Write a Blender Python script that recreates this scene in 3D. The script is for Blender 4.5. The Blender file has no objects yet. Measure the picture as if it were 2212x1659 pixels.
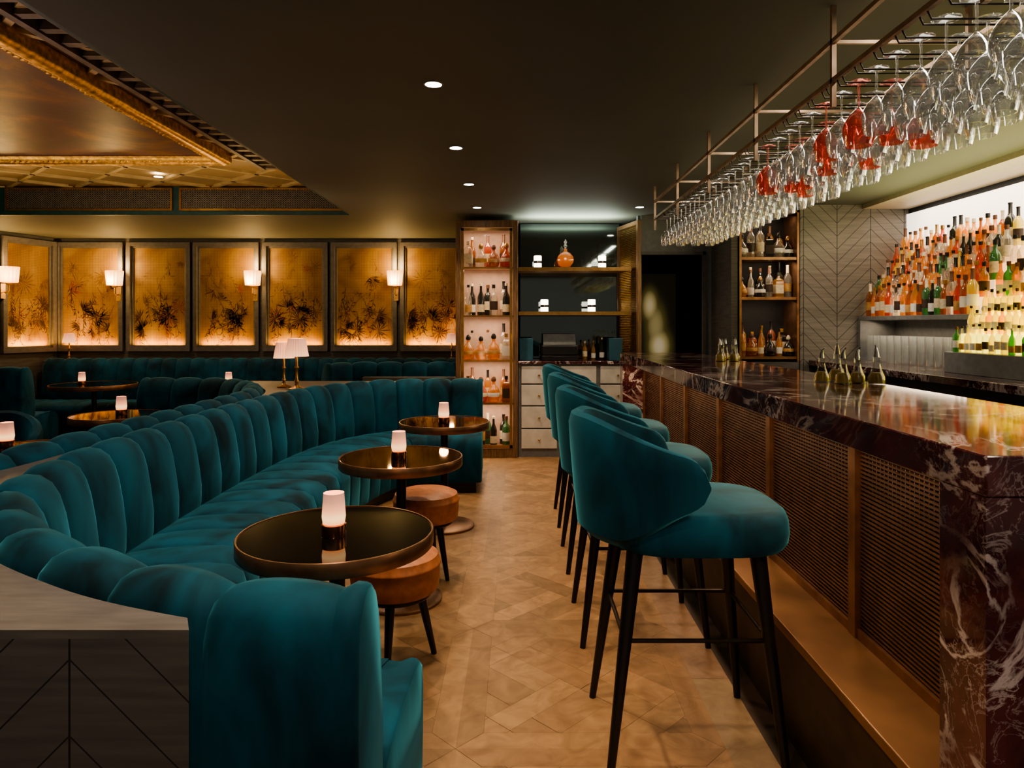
import bpy, math, random
from mathutils import Vector
R=random.Random(7)
C=bpy.context.scene.collection
pi=math.pi
# ---------------------------------------------------------------- materials
def nt(name):
    m=bpy.data.materials.new(name); m.use_nodes=True
    n=m.node_tree; n.nodes.clear()
    o=n.nodes.new('ShaderNodeOutputMaterial')
    return m,n,o
def P(n,o,base=(.5,.5,.5),rough=.5,metal=0.,emis=None,es=0.,sheen=0.,sheent=(1,1,1),coat=0.,spec=.5):
    b=n.nodes.new('ShaderNodeBsdfPrincipled')
    b.inputs['Base Color'].default_value=(*base,1); b.inputs['Roughness'].default_value=rough
    b.inputs['Metallic'].default_value=metal
    b.inputs['Specular IOR Level'].default_value=spec
    if emis: b.inputs['Emission Color'].default_value=(*emis,1); b.inputs['Emission Strength'].default_value=es
    if sheen: b.inputs['Sheen Weight'].default_value=sheen; b.inputs['Sheen Tint'].default_value=(*sheent,1); b.inputs['Sheen Roughness'].default_value=.35
    if coat: b.inputs['Coat Weight'].default_value=coat; b.inputs['Coat Roughness'].default_value=.05
    n.links.new(b.outputs[0],o.inputs[0])
    return b
def N(n,t,**k):
    x=n.nodes.new(t)
    for a,v in k.items(): setattr(x,a,v)
    return x
def ramp(n,stops):
    r=n.nodes.new('ShaderNodeValToRGB'); e=r.color_ramp.elements
    while len(e)<len(stops): e.new(.5)
    for a,(p,c) in zip(e,stops): a.position=p; a.color=(*c,1)
    return r
def simple(name,base,rough=.5,metal=0.,var=.25,scale=20,stretch=(1,1,1),bump=0.,dist=0.,**k):
    m,n,o=nt(name); b=P(n,o,base,rough,metal,**k)
    tc=N(n,'ShaderNodeTexCoord'); mp=N(n,'ShaderNodeMapping'); mp.inputs['Scale'].default_value=stretch
    no=N(n,'ShaderNodeTexNoise'); no.inputs['Scale'].default_value=scale; no.inputs['Detail'].default_value=4; no.inputs['Distortion'].default_value=dist
    lo=tuple(max(0,c*(1-var)) for c in base); hi=tuple(min(1,c*(1+var)) for c in base)
    r=ramp(n,[(.32,lo),(.68,hi)])
    L=n.links.new
    L(tc.outputs['Object'],mp.inputs[0]); L(mp.outputs[0],no.inputs['Vector']); L(no.outputs[0],r.inputs[0]); L(r.outputs[0],b.inputs['Base Color'])
    if bump:
        bp=N(n,'ShaderNodeBump'); bp.inputs['Strength'].default_value=bump; bp.inputs['Distance'].default_value=.01
        L(no.outputs[0],bp.inputs['Height']); L(bp.outputs[0],b.inputs['Normal'])
    return m
def emit(name,col,s):
    m,n,o=nt(name); P(n,o,col,.5,0,emis=col,es=s); return m
def zglow(name,stops,s,h):
    m,n,o=nt(name); b=P(n,o,(.8,.5,.4),.4); L=n.links.new
    tc=N(n,'ShaderNodeTexCoord'); sp=N(n,'ShaderNodeSeparateXYZ'); L(tc.outputs['Object'],sp.inputs[0])
    d=N(n,'ShaderNodeMath',operation='MULTIPLY_ADD'); L(sp.outputs['Z'],d.inputs[0]); d.inputs[1].default_value=1/(h[1]-h[0]); d.inputs[2].default_value=-h[0]/(h[1]-h[0])
    r=ramp(n,stops); L(d.outputs[0],r.inputs[0]); L(r.outputs[0],b.inputs['Emission Color']); b.inputs['Emission Strength'].default_value=s; return m
velvet=simple('teal_velvet',(.0022,.043,.070),.8,var=.75,scale=5,stretch=(1,1,.45),dist=.8,bump=.05,sheen=.5,sheent=(.12,.58,.78),spec=.2)
velvetd=simple('dark_teal_velvet',(.002,.038,.062),.8,var=.6,scale=6,sheen=.4,sheent=(.10,.56,.74),spec=.2)
blackwood=simple('black_wood',(.008,.007,.007),.35,scale=30,stretch=(8,8,1))
blackmetal=simple('dark_metal',(.03,.022,.016),.35,.8)
bronze=simple('bronze',(.24,.13,.075),.35,.75,var=.25,scale=15)
meshm=simple('woven_bronze_wire',(.29,.18,.125),.34,.85,var=.2,scale=9)
brass=simple('brass',(.5,.3,.12),.3,.9,var=.15)
copper=simple('copper',(.6,.25,.12),.25,1.,var=.1)
goldleaf=simple('gold_leaf',(.72,.42,.11),.42,.85,var=.4,scale=30,bump=.3)
walnut=simple('bronze_wood',(.21,.12,.065),.4,.2,var=.35,scale=8,stretch=(12,12,1))
leather=simple('tan_leather',(.40,.14,.055),.45,var=.2,scale=30,bump=.08)
blackglass=simple('black_glass_top',(.004,.0035,.0035),.04,var=.1,spec=.3)
ceilm=simple('ceiling_paint',(.108,.110,.094),.7,var=.06,scale=1.2,spec=.25)
creamc=simple('cream_gilt_plaster',(.34,.22,.095),.55,var=.08,scale=3)
creamd=simple('gilt_plaster_moulding',(.50,.36,.17),.5,.1,var=.15,scale=10)
dentm=simple('bronzed_dentil_moulding',(.17,.13,.09),.5,.2,var=.3,scale=10)
teald=simple('dark_teal_paint',(.014,.055,.055),.5,var=.2)
greyw=simple('grey_stained_wood',(.10,.09,.082),.5,var=.3,scale=6,stretch=(1,1,12))
greyl=simple('grey_ledge_wood',(.105,.095,.09),.5,var=.2,scale=5,stretch=(2,12,12))
greyframe=simple('grey_frame_paint',(.13,.115,.11),.45,var=.15)
darkwall=simple('near_black_wall',(.008,.008,.010),.7,var=.2)
drawerm=simple('pale_grey_lacquer',(.62,.58,.52),.4,var=.12,scale=9)
cupm=simple('slate_grey_paint',(.19,.195,.195),.45,var=.12)
soff=simple('pale_soffit_paint',(.42,.36,.26),.5,var=.06)
ledgem=simple('dull_brass_ledge',(.29,.165,.09),.32,.7,var=.3,scale=3.5)
blackstuff=simple('black_plastic',(.012,.012,.014),.35,var=.1)
bluebox=simple('blue_leatherette',(.02,.09,.13),.5,var=.1)
cream=simple('cream_label_paper',(.7,.6,.42),.6,var=.15,scale=60)
capb=simple('black_stopper',(.01,.01,.01),.3)
mirror=simple('smoked_mirror',(.16,.19,.18),.04,.9,var=.05,scale=2)
shadem=zglow('fluted_glass_lit',[(0,(1,.38,.09)),(.35,(1,.66,.28)),(.7,(1,.60,.24)),(1,(1,.38,.10))],2.2,(-.09,.095))
shadeb=zglow('lamp_fabric_lit',[(0,(1,.50,.24)),(.4,(.70,.30,.15)),(1,(.28,.115,.07))],1.1,(.24,.37))
frost=zglow('frosted_glass_lit',[(0,(1,.36,.10)),(.22,(1,.60,.26)),(.45,(.75,.28,.12)),(.75,(.30,.12,.075)),(1,(.17,.08,.06))],1.5,(.038,.132))
flame=emit('flame_glow',(1,.65,.3),14)
lampw=emit('white_lantern_glow',(1,.86,.68),5)
discw=emit('downlight_lens',(1,.90,.75),30)
whitew=emit('backlit_panel',(1,.90,.78),1.3)
stepw=emit('backlit_step',(1,.70,.40),.9)
stepy=emit('backlit_yellow_step',(.88,.74,.08),3.2)
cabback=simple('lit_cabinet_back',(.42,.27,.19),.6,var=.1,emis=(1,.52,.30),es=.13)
def marble():
    m,n,o=nt('burgundy_marble'); b=P(n,o,(.02,.01,.01),.08,coat=.2); L=n.links.new
    tc=N(n,'ShaderNodeTexCoord')
    def noise(s,d,di,off=0):
        mp=N(n,'ShaderNodeMapping'); mp.inputs['Location'].default_value=(off,off*.7,off*1.3); mp.inputs['Rotation'].default_value=(.5,.6,.4)
        a=N(n,'ShaderNodeTexNoise'); a.inputs['Scale'].default_value=s; a.inputs['Detail'].default_value=d; a.inputs['Distortion'].default_value=di; a.inputs['Roughness'].default_value=.6
        L(tc.outputs['Object'],mp.inputs[0]); L(mp.outputs[0],a.inputs['Vector']); return a.outputs[0]
    def vein(src,w,v):
        r=ramp(n,[(.5-w,(0,0,0)),(.5-w*.2,(v,v,v)),(.5+w*.2,(v,v,v)),(.5+w,(0,0,0))]); L(src,r.inputs[0]); return r.outputs[0]
    mk=ramp(n,[(.42,(.03,.03,.03)),(.58,(1,1,1))]); L(noise(1.6,2,.3,5),mk.inputs[0])
    def mul(a,b_): q=N(n,'ShaderNodeMath',operation='MULTIPLY'); L(a,q.inputs[0]); L(b_,q.inputs[1]); return q.outputs[0]
    def mx_(a,b_): q=N(n,'ShaderNodeMath',operation='MAXIMUM'); L(a,q.inputs[0]); L(b_,q.inputs[1]); return q.outputs[0]
    v=mx_(mx_(vein(noise(2.4,7,1.6),.030,.95),mul(vein(noise(5.5,6,1.8,3),.020,.7),mk.outputs[0])),mul(vein(noise(11,5,1.2,9),.015,.35),mk.outputs[0]))
    mk2=ramp(n,[(.38,(.07,.07,.07)),(.53,(1,1,1))]); L(noise(2.2,2,0,13),mk2.inputs[0])
    v=mul(v,mk2.outputs[0])
    base=ramp(n,[(.3,(.018,.007,.008)),(.5,(.062,.017,.018)),(.72,(.13,.038,.034))]); L(noise(4,7,.8,2),base.inputs[0])
    mx=N(n,'ShaderNodeMix',data_type='RGBA'); L(v,mx.inputs[0]); L(base.outputs[0],mx.inputs[6]); mx.inputs[7].default_value=(.62,.52,.50,1)
    L(mx.outputs[2],b.inputs['Base Color']); return m
marblem=marble()
def chev(name,x0,w,s,base,sgn=1,axis='X',gw=.002,gc=.35):
    m,n,o=nt(name); b=P(n,o,base,.5); L=n.links.new
    tc=N(n,'ShaderNodeTexCoord'); sp=N(n,'ShaderNodeSeparateXYZ'); L(tc.outputs['Object'],sp.inputs[0])
    def M(op,a,bb=None,c=None):
        q=N(n,'ShaderNodeMath',operation=op)
        for i,v in enumerate((a,bb,c)):
            if v is None: continue
            if isinstance(v,(int,float)): q.inputs[i].default_value=v
            else: L(v,q.inputs[i])
        return q.outputs[0]
    x=M('SUBTRACT',sp.outputs[axis],x0)
    tri=M('PINGPONG',x,w)
    t=M('MULTIPLY_ADD',tri,sgn,sp.outputs['Z'])
    f=M('PINGPONG',t,s/2)
    g=M('MAXIMUM',M('LESS_THAN',f,gw),M('MAXIMUM',M('LESS_THAN',tri,gw),M('GREATER_THAN',tri,w-gw)))
    no=N(n,'ShaderNodeTexNoise'); no.inputs['Scale'].default_value=5; no.inputs['Detail'].default_value=5
    mp=N(n,'ShaderNodeMapping'); mp.inputs['Rotation'].default_value=(0,.78,0); mp.inputs['Scale'].default_value=(1,1,14); L(tc.outputs['Object'],mp.inputs[0]); L(mp.outputs[0],no.inputs['Vector'])
    r=ramp(n,[(.3,tuple(c*.8 for c in base)),(.7,tuple(c*1.2 for c in base))]); L(no.outputs[0],r.inputs[0])
    mx=N(n,'ShaderNodeMix',data_type='RGBA'); L(g,mx.inputs[0]); L(r.outputs[0],mx.inputs[6]); mx.inputs[7].default_value=(*[c*gc for c in base],1)
    L(mx.outputs[2],b.inputs['Base Color'])
    bp=N(n,'ShaderNodeBump'); bp.inputs['Strength'].default_value=.5; bp.inputs['Distance'].default_value=.003; bp.invert=True
    L(g,bp.inputs['Height']); L(bp.outputs[0],b.inputs['Normal'])
    return m
chevA=chev('grey_chevron_planks',-.763,.42,.13,(.085,.078,.074),1,gc=.2)
chevB=chev('grey_chevron_wall',2.94,.31,.12,(.165,.148,.125),-1,gw=.004,gc=.25)
def fabric():
    m,n,o=nt('gold_woven_fabric'); b=P(n,o,(.5,.25,.06),.6,.1); L=n.links.new
    tc=N(n,'ShaderNodeTexCoord')
    no=N(n,'ShaderNodeTexNoise'); no.inputs['Scale'].default_value=2.2; no.inputs['Detail'].default_value=5; no.inputs['Distortion'].default_value=.6
    L(tc.outputs['Object'],no.inputs['Vector'])
    r=ramp(n,[(.3,(.22,.105,.028)),(.5,(.34,.185,.052)),(.7,(.46,.29,.10))]); L(no.outputs[0],r.inputs[0])
    sp=N(n,'ShaderNodeSeparateXYZ'); L(tc.outputs['Object'],sp.inputs[0])
    g=[]
    for ax in 'XZ':
        p=N(n,'ShaderNodeMath',operation='PINGPONG'); L(sp.outputs[ax],p.inputs[0]); p.inputs[1].default_value=.010
        q=N(n,'ShaderNodeMath',operation='LESS_THAN'); L(p.outputs[0],q.inputs[0]); q.inputs[1].default_value=.003; g.append(q.outputs[0])
    mx=N(n,'ShaderNodeMath',operation='MAXIMUM'); L(g[0],mx.inputs[0]); L(g[1],mx.inputs[1])
    mi=N(n,'ShaderNodeMix',data_type='RGBA',blend_type='MULTIPLY'); L(mx.outputs[0],mi.inputs[0]); L(r.outputs[0],mi.inputs[6]); mi.inputs[7].default_value=(.70,.68,.64,1)
    L(mi.outputs[2],b.inputs['Base Color']); return m
fabm=fabric()
leafm=simple('dark_foliage_print',(.105,.045,.014),.7,0,var=.45,scale=12)
leaf2=simple('faint_foliage_print',(.19,.088,.024),.7,0,var=.3,scale=12)
redprint=simple('red_foliage_print',(.26,.06,.022),.7,0,var=.3)
def canvas():
    m,n,o=nt('dark_painted_canvas'); b=P(n,o,(.1,.05,.05),.40,spec=.4); L=n.links.new
    tc=N(n,'ShaderNodeTexCoord'); no=N(n,'ShaderNodeTexNoise'); no.inputs['Scale'].default_value=1.6; no.inputs['Detail'].default_value=9; no.inputs['Distortion'].default_value=.7; no.inputs['Roughness'].default_value=.62
    L(tc.outputs['Object'],no.inputs['Vector'])
    r=ramp(n,[(.36,(.022,.008,.018)),(.46,(.060,.020,.038)),(.54,(.10,.035,.035)),(.62,(.19,.075,.030)),(.70,(.11,.05,.07)),(.82,(.40,.28,.24))]); L(no.outputs[0],r.inputs[0]); L(r.outputs[0],b.inputs['Base Color']); return m
canvm=canvas()
def blurart():
    m,n,o=nt('glowing_soft_print'); b=P(n,o,(.1,.05,.05),.5); L=n.links.new
    tc=N(n,'ShaderNodeTexCoord'); acc=None
    for cx,cz,rx,rz,k in ((-.05,.22,.12,.24,.62),(.02,-.02,.15,.34,.50),(.06,-.26,.17,.26,.66)):
        mp=N(n,'ShaderNodeMapping'); mp.inputs['Location'].default_value=(-cx/rx,0,-cz/rz); mp.inputs['Scale'].default_value=(1/rx,0,1/rz)
        ln=N(n,'ShaderNodeVectorMath',operation='LENGTH'); L(tc.outputs['Object'],mp.inputs[0]); L(mp.outputs[0],ln.inputs[0])
        mr=N(n,'ShaderNodeMapRange',interpolation_type='SMOOTHERSTEP'); L(ln.outputs['Value'],mr.inputs[0]); mr.inputs[1].default_value=1.5; mr.inputs[2].default_value=0; mr.inputs[3].default_value=0; mr.inputs[4].default_value=k
        if acc is None: acc=mr.outputs[0]
        else:
            q=N(n,'ShaderNodeMath',operation='SMOOTH_MAX'); L(acc,q.inputs[0]); L(mr.outputs[0],q.inputs[1]); q.inputs[2].default_value=.15; acc=q.outputs[0]
    r=ramp(n,[(0,(.003,.003,.004)),(.3,(.09,.07,.02)),(.55,(.36,.28,.12)),(.8,(.75,.62,.45))]); L(acc,r.inputs[0]); L(r.outputs[0],b.inputs['Base Color'])
    L(r.outputs[0],b.inputs['Emission Color']); b.inputs['Emission Strength'].default_value=.5; return m  # print glows by emission to brighten its pale shape; it is no lamp
artm=blurart()
def floorm():
    m,n,o=nt('oak_parquet'); b=P(n,o,(.3,.2,.1),.42,spec=.4); L=n.links.new
    at=N(n,'ShaderNodeAttribute',attribute_name='plank')
    tc=N(n,'ShaderNodeTexCoord'); no=N(n,'ShaderNodeTexNoise'); no.inputs['Scale'].default_value=9; no.inputs['Detail'].default_value=8; no.inputs['Distortion'].default_value=1.8
    L(tc.outputs['Object'],no.inputs['Vector'])
    r=ramp(n,[(.28,(.72,.69,.66)),(.68,(1.12,1.12,1.12))]); L(no.outputs[0],r.inputs[0])
    mi=N(n,'ShaderNodeMix',data_type='RGBA',blend_type='MULTIPLY'); mi.inputs[0].default_value=1
    L(at.outputs['Color'],mi.inputs[6]); L(r.outputs[0],mi.inputs[7]); L(mi.outputs[2],b.inputs['Base Color'])
    bp=N(n,'ShaderNodeBump'); bp.inputs['Strength'].default_value=.12; bp.inputs['Distance'].default_value=.004; L(no.outputs[0],bp.inputs['Height']); L(bp.outputs[0],b.inputs['Normal'])
    return m
parq=floorm()
def glassy(name,col,body=.0,refl=.10,k=.55):
    m,n,o=nt(name); L=n.links.new
    t=N(n,'ShaderNodeBsdfTransparent'); t.inputs[0].default_value=(*col,1)
    g=N(n,'ShaderNodeBsdfGlossy'); g.inputs['Roughness'].default_value=.05; g.inputs[0].default_value=(1,1,1,1)
    lw=N(n,'ShaderNodeLayerWeight'); lw.inputs[0].default_value=.35
    ma=N(n,'ShaderNodeMath',operation='MULTIPLY_ADD'); L(lw.outputs['Facing'],ma.inputs[0]); ma.inputs[1].default_value=k; ma.inputs[2].default_value=refl*.4
    mx=N(n,'ShaderNodeMixShader'); L(ma.outputs[0],mx.inputs[0]); 
    if body:
        d=N(n,'ShaderNodeBsdfTranslucent'); d.inputs[0].default_value=(*[c**.8 for c in col],1)
        d2=N(n,'ShaderNodeBsdfDiffuse'); d2.inputs[0].default_value=(*[c**.8 for c in col],1)
        m3=N(n,'ShaderNodeMixShader'); m3.inputs[0].default_value=.5; L(d.outputs[0],m3.inputs[1]); L(d2.outputs[0],m3.inputs[2])
        m2=N(n,'ShaderNodeMixShader'); m2.inputs[0].default_value=body; L(t.outputs[0],m2.inputs[1]); L(m3.outputs[0],m2.inputs[2]); L(m2.outputs[0],mx.inputs[1])
    else: L(t.outputs[0],mx.inputs[1])
    L(g.outputs[0],mx.inputs[2]); L(mx.outputs[0],o.inputs[0]); return m
clearg=glassy('clear_glass',(.97,.98,.98),.05,.2,.72)
cruetg=glassy('cruet_glass',(.90,.93,.92),0,.05,.4)
pinkg=glassy('pink_reflection_glass',(.98,.56,.50),.13,.15,.6)  # pink reflections and refractions put into the glass colour as a tint
tumg=glassy('tumbler_glass',(.93,.95,.95),.14,.2,.7)
pane=glassy('cabinet_pane_glass',(.98,.98,.98),0,.02,.3)
BG={'amber':glassy('amber_spirit',(.92,.55,.18),.3,.1,.4),'dark amber':glassy('dark_amber_spirit',(.60,.25,.07),.35,.1,.4),'clear':glassy('clear_spirit',(.94,.93,.88),.15,.1,.4),
'green':glassy('green_bottle',(.14,.42,.16),.35,.1,.4),'red':glassy('red_spirit',(.78,.20,.10),.4,.1,.4),'black':glassy('dark_bottle',(.03,.03,.025),.6,.1,.4),'yellow':glassy('yellow_spirit',(.98,.85,.24),.4,.1,.4)}
# ---------------------------------------------------------------- mesh builder
class MB:
    def __init__(s): s.v=[];s.f=[];s.m=[];s.c=[]
    def face(s,idx,m=0,c=None): s.f.append(tuple(idx)); s.m.append(m); s.c.append(c)
    def poly(s,pts,m=0,c=None):
        b=len(s.v); s.v+=[tuple(p) for p in pts]; s.face(range(b,b+len(pts)),m,c)
    def box(s,x0,x1,y0,y1,z0,z1,m=0):
        b=len(s.v)
        s.v+=[(x0,y0,z0),(x1,y0,z0),(x1,y1,z0),(x0,y1,z0),(x0,y0,z1),(x1,y0,z1),(x1,y1,z1),(x0,y1,z1)]
        for q in ((0,3,2,1),(4,5,6,7),(0,1,5,4),(1,2,6,5),(2,3,7,6),(3,0,4,7)): s.face([b+i for i in q],m)
        return s
    def prism(s,pts,z0,z1,m=0):
        n=len(pts); b=len(s.v)
        s.v+=[(x,y,z0) for x,y in pts]+[(x,y,z1) for x,y in pts]
        s.face(list(range(b+n-1,b-1,-1)),m); s.face(range(b+n,b+2*n),m)
        for i in range(n):
            j=(i+1)%n; s.face((b+i,b+j,b+n+j,b+n+i),m)
        return s
    def grid(s,rows,closeV=False,m=0,capA=False,capB=False):
        b=len(s.v); nr=len(rows); nc=len(rows[0])
        for r in rows: s.v+=[tuple(p) for p in r]
        for i in range(nr-1):
            for j in range(nc if closeV else nc-1):
                k=(j+1)%nc
                s.face((b+i*nc+j,b+i*nc+k,b+(i+1)*nc+k,b+(i+1)*nc+j),m)
        if capA: s.face([b+j for j in range(nc)][::-1],m)
        if capB: s.face([b+(nr-1)*nc+j for j in range(nc)],m)
        return s
    def lathe(s,prof,x=0,y=0,z=0,seg=20,m=0,rib=0,nr=0,sx=1,sy=1,a0=0,cap=True):
        b=len(s.v); n=len(prof)
        for p in prof:
            for j in range(seg):
                a=a0+2*pi*j/seg; r=p[0]*(1+(rib*math.cos(nr*a) if nr else 0))
                s.v.append((x+r*math.cos(a)*sx,y+r*math.sin(a)*sy,z+p[1]))
        for i in range(n-1):
            mm=prof[i][2] if len(prof[i])>2 else m
            for j in range(seg):
                k=(j+1)%seg; s.face((b+i*seg+j,b+i*seg+k,b+(i+1)*seg+k,b+(i+1)*seg+j),mm)
        if cap and prof[0][0]>1e-4: s.face([b+j for j in range(seg)][::-1],prof[0][2] if len(prof[0])>2 else m)
        if cap and prof[-1][0]>1e-4: s.face([b+(n-1)*seg+j for j in range(seg)],prof[-2][2] if len(prof[0])>2 else m)
        return s
    def tube(s,pts,rad,seg=8,m=0):
        rows=[];pts=[Vector(p) for p in pts]
        for i,p in enumerate(pts):
            t=(pts[min(i+1,len(pts)-1)]-pts[max(i-1,0)]).normalized()
            u=Vector((0,0,1)) if abs(t.z)<.9 else Vector((1,0,0))
            a=t.cross(u).normalized(); bb=t.cross(a).normalized()
            r=rad[i] if isinstance(rad,(list,tuple)) else rad
            off=pi/4 if seg==4 else 0
            rows.append([p+a*r*math.cos(off+2*pi*k/seg)+bb*r*math.sin(off+2*pi*k/seg) for k in range(seg)])
        return s.grid(rows,True,m,True,True)
    def mesh(s,name,mats,smooth=True):
        me=bpy.data.meshes.new(name); me.from_pydata(s.v,[],s.f)
        for mt in mats: me.materials.append(mt)
        me.polygons.foreach_set('material_index',s.m)
        if any(c is not None for c in s.c):
            ca=me.color_attributes.new('plank','FLOAT_COLOR','CORNER')
            for p,c in zip(me.polygons,s.c):
                for l in p.loop_indices: ca.data[l].color=(*(c or (.1,.06,.03)),1)
        import bmesh
        bm=bmesh.new(); bm.from_mesh(me); bmesh.ops.remove_doubles(bm,verts=bm.verts,dist=1e-5)
        bmesh.ops.recalc_face_normals(bm,faces=bm.faces); bm.to_mesh(me); bm.free()
        if smooth:
            me.polygons.foreach_set('use_smooth',[True]*len(me.polygons))
            try: me.set_sharp_from_angle(angle=math.radians(40))
            except Exception: pass
        me.update(); return me
    def obj(s,name,mats,parent=None,loc=(0,0,0),smooth=True,bevel=0,**k):
        if not isinstance(mats,(list,tuple)): mats=[mats]
        o=bpy.data.objects.new(name,s.mesh(name,mats,smooth)); C.objects.link(o); o.location=loc
        if parent: o.parent=parent
        if bevel:
            b=o.modifiers.new('b','BEVEL'); b.width=bevel; b.segments=2; b.limit_method='ANGLE'
        for a,v in k.items(): o[a]=v
        return o
def thing(name,label,cat,loc=(0,0,0),rot=0,**k):
    o=bpy.data.objects.new(name,None); C.objects.link(o); o.location=loc; o.rotation_euler=(0,0,rot); o.empty_display_size=.1
    o['label']=label; o['category']=cat
    for a,v in k.items(): o[a]=v
    return o
def clone(o,loc=None,rot=None,scale=None):
    n=o.copy(); C.objects.link(n)
    if loc is not None: n.location=loc
    if rot is not None: n.rotation_euler=(0,0,rot)
    if scale: n.scale=(scale,)*3
    for c in list(o.children):
        cc=clone(c); cc.parent=n
    return n
def struct(mb,name,mats,smooth=False,**k): return mb.obj(name,mats,smooth=smooth,kind='structure',**k)
def light(kind,loc,e,col,size=.05,rot=(0,0,0),sy=None,spot=None,blend=.6):
    l=bpy.data.lights.new('light',kind); l.energy=e; l.color=col
    if kind=='AREA':
        l.shape='RECTANGLE'; l.size=size; l.size_y=sy or size
    else: l.shadow_soft_size=size
    if spot: l.spot_size=math.radians(spot); l.spot_blend=blend
    o=bpy.data.objects.new('light',l); C.objects.link(o); o.location=loc; o.rotation_euler=rot
    return o
WARM=(1,.66,.36); WARM2=(1,.76,.52)
# ---------------------------------------------------------------- camera
cam=bpy.data.cameras.new('camera'); co=bpy.data.objects.new('camera',cam); C.objects.link(co)
cam.sensor_width=36; cam.lens=24; cam.shift_y=-.0585; cam.shift_x=-.0063; cam.clip_start=.05
co.location=(0,0,1.35); co.rotation_euler=(pi/2,0,0); bpy.context.scene.camera=co
# ---------------------------------------------------------------- floor
def clip(poly,x0,x1,y0,y1):
    for ax,val,sg in ((0,x0,1),(0,x1,-1),(1,y0,1),(1,y1,-1)):
        out=[]
        for i in range(len(poly)):
            a=poly[i];b=poly[(i+1)%len(poly)]
            da=(a[ax]-val)*sg; db=(b[ax]-val)*sg
            if da>=0: out.append(a)
            if (da>=0)!=(db>=0):
                t=da/(da-db); out.append((a[0]+(b[0]-a[0])*t,a[1]+(b[1]-a[1])*t))
        poly=out
        if len(poly)<3: return []
    return poly
fl=MB()
fl.box(-6.6,3.8,-1.5,9.2,-.1,-.002,0); fl.c=[(.10,.06,.03)]*6
def oak(k=1.,lo=.86,hi=1.12):
    t=R.uniform(lo,hi)*k; h=R.uniform(-.008,.008)
    return (.320*t+h,.186*t,.092*t)
def plank(poly,col):
    if len(poly)<3: return
    cx=sum(p[0] for p in poly)/len(poly); cy=sum(p[1] for p in poly)/len(poly)
    q=[]
    for x,y in poly:
        d=math.hypot(x-cx,y-cy) or 1
        s=1-min(.2,.0010/d); q.append((cx+(x-cx)*s,cy+(y-cy)*s,0))
    fl.poly(q,0,col)
M=.86; fw=.085
for i in range(2):
    for j in range(8):
        x1=.66-M*i; x0=x1-M; y0=.45+M*j; y1=y0+M
        for q in (((x0,y0),(x1,y0),(x1-fw,y0+fw),(x0+fw,y0+fw)),((x1,y0),(x1,y1),(x1-fw,y1-fw),(x1-fw,y0+fw)),((x1,y1),(x0,y1),(x0+fw,y1-fw),(x1-fw,y1-fw)),((x0,y1),(x0,y0),(x0+fw,y0+fw),(x0+fw,y1-fw))): plank(list(q),oak(.96))
        s2=.70710678; cx=(x0+x1)/2; cy=(y0+y1)/2
        h=(M-2*fw)*s2*.75; bw=.105
        def rect(a0,a1,b0,b1,kk):
            pl=[(cx+(u-v)*s2,cy+(u+v)*s2) for u,v in ((a0,b0),(a1,b0),(a1,b1),(a0,b1))]
            plank(clip(pl,x0+fw,x1-fw,y0+fw,y1-fw),oak(kk))
        for a in range(-2,3):
            for b in range(-2,3):
                u=a*h; v=b*h
                if (a+b)%2:
                    rect(u-bw/2,u-bw/2+h,v-bw/2,v+bw/2,1.10); rect(u-bw/2,u+bw/2,v+bw/2,v-bw/2+h,.86)
                else:
                    rect(u-bw/2,u+bw/2,v-bw/2,v-bw/2+h,.86); rect(u+bw/2,u-bw/2+h,v-bw/2,v+bw/2,1.10)
                g0=(h-bw)/2
                for k in range(2):
                    if (a+b)%2: rect(u+bw/2+k*g0,u+bw/2+(k+1)*g0,v+bw/2,v-bw/2+h,1.)
                    else: rect(u+bw/2,u-bw/2+h,v+bw/2+k*g0,v+bw/2+(k+1)*g0,.98)
xe=.66-2*M
x=-6.4
while x<xe-.01:
    y=-1.4+R.random()*-.5
    while y<9.1:
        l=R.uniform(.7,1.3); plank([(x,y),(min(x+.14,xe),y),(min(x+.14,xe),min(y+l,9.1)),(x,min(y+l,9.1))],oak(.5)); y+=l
    x+=.14
y=-1.
while y<6.9:
    plank([(.66,y),(.80,y),(.80,min(y+.9,6.9)),(.66,min(y+.9,6.9))],tuple(c*R.uniform(.92,1.05) for c in (.28,.185,.115))); y+=.9
y=-1.
while y<6.8:
    plank([(.80,y),(3.7,y),(3.7,y+.3),(.80,y+.3)],tuple(c*R.uniform(.9,1.1) for c in (.05,.035,.025))); y+=.3
struct(fl,'floor',[parq])
# ---------------------------------------------------------------- ceiling
CZ=2.45; TX0,TX1,TY0,TY1=-5.25,-1.685,.6,6.9; TZ=2.75
c=MB(); t=.33
c.box(TX1,3.8,-1.5,9.2,CZ,CZ+t); c.box(-6.8,TX0,-1.5,9.2,CZ,CZ+t); c.box(TX0,TX1,TY1,9.2,CZ,CZ+t); c.box(TX0,TX1,-1.5,TY0,CZ,CZ+t)
struct(c,'ceiling',[ceilm])
c=MB().box(TX0-.01,TX1+.01,TY0-.01,TY1+.01,TZ,TZ+.05); struct(c,'ceiling.001',[creamc])
c=MB()
def batten(x0,y0,x1,y1,w=.04,z=TZ):
    d=Vector((x1-x0,y1-y0)); 
    if d.length<.05: return
    d.normalize(); nx,ny=-d.y*w/2,d.x*w/2
    c.prism([(x0+nx,y0+ny),(x0-nx,y0-ny),(x1-nx,y1-ny),(x1+nx,y1+ny)],z-.025,z)
k=-12.
while k<14:
    for sg in (1,-1):
        pts=[]
        for X in (TX0,TX1):
            Y=sg*X*.9+k
            if TY0<=Y<=TY1: pts.append((X,Y))
        for Y in (TY0,TY1):
            X=(Y-k)/(sg*.9)
            if TX0<X<TX1: pts.append((X,Y))
        if len(pts)>=2: batten(*pts[0],*pts[1])
    k+=.62
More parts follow.
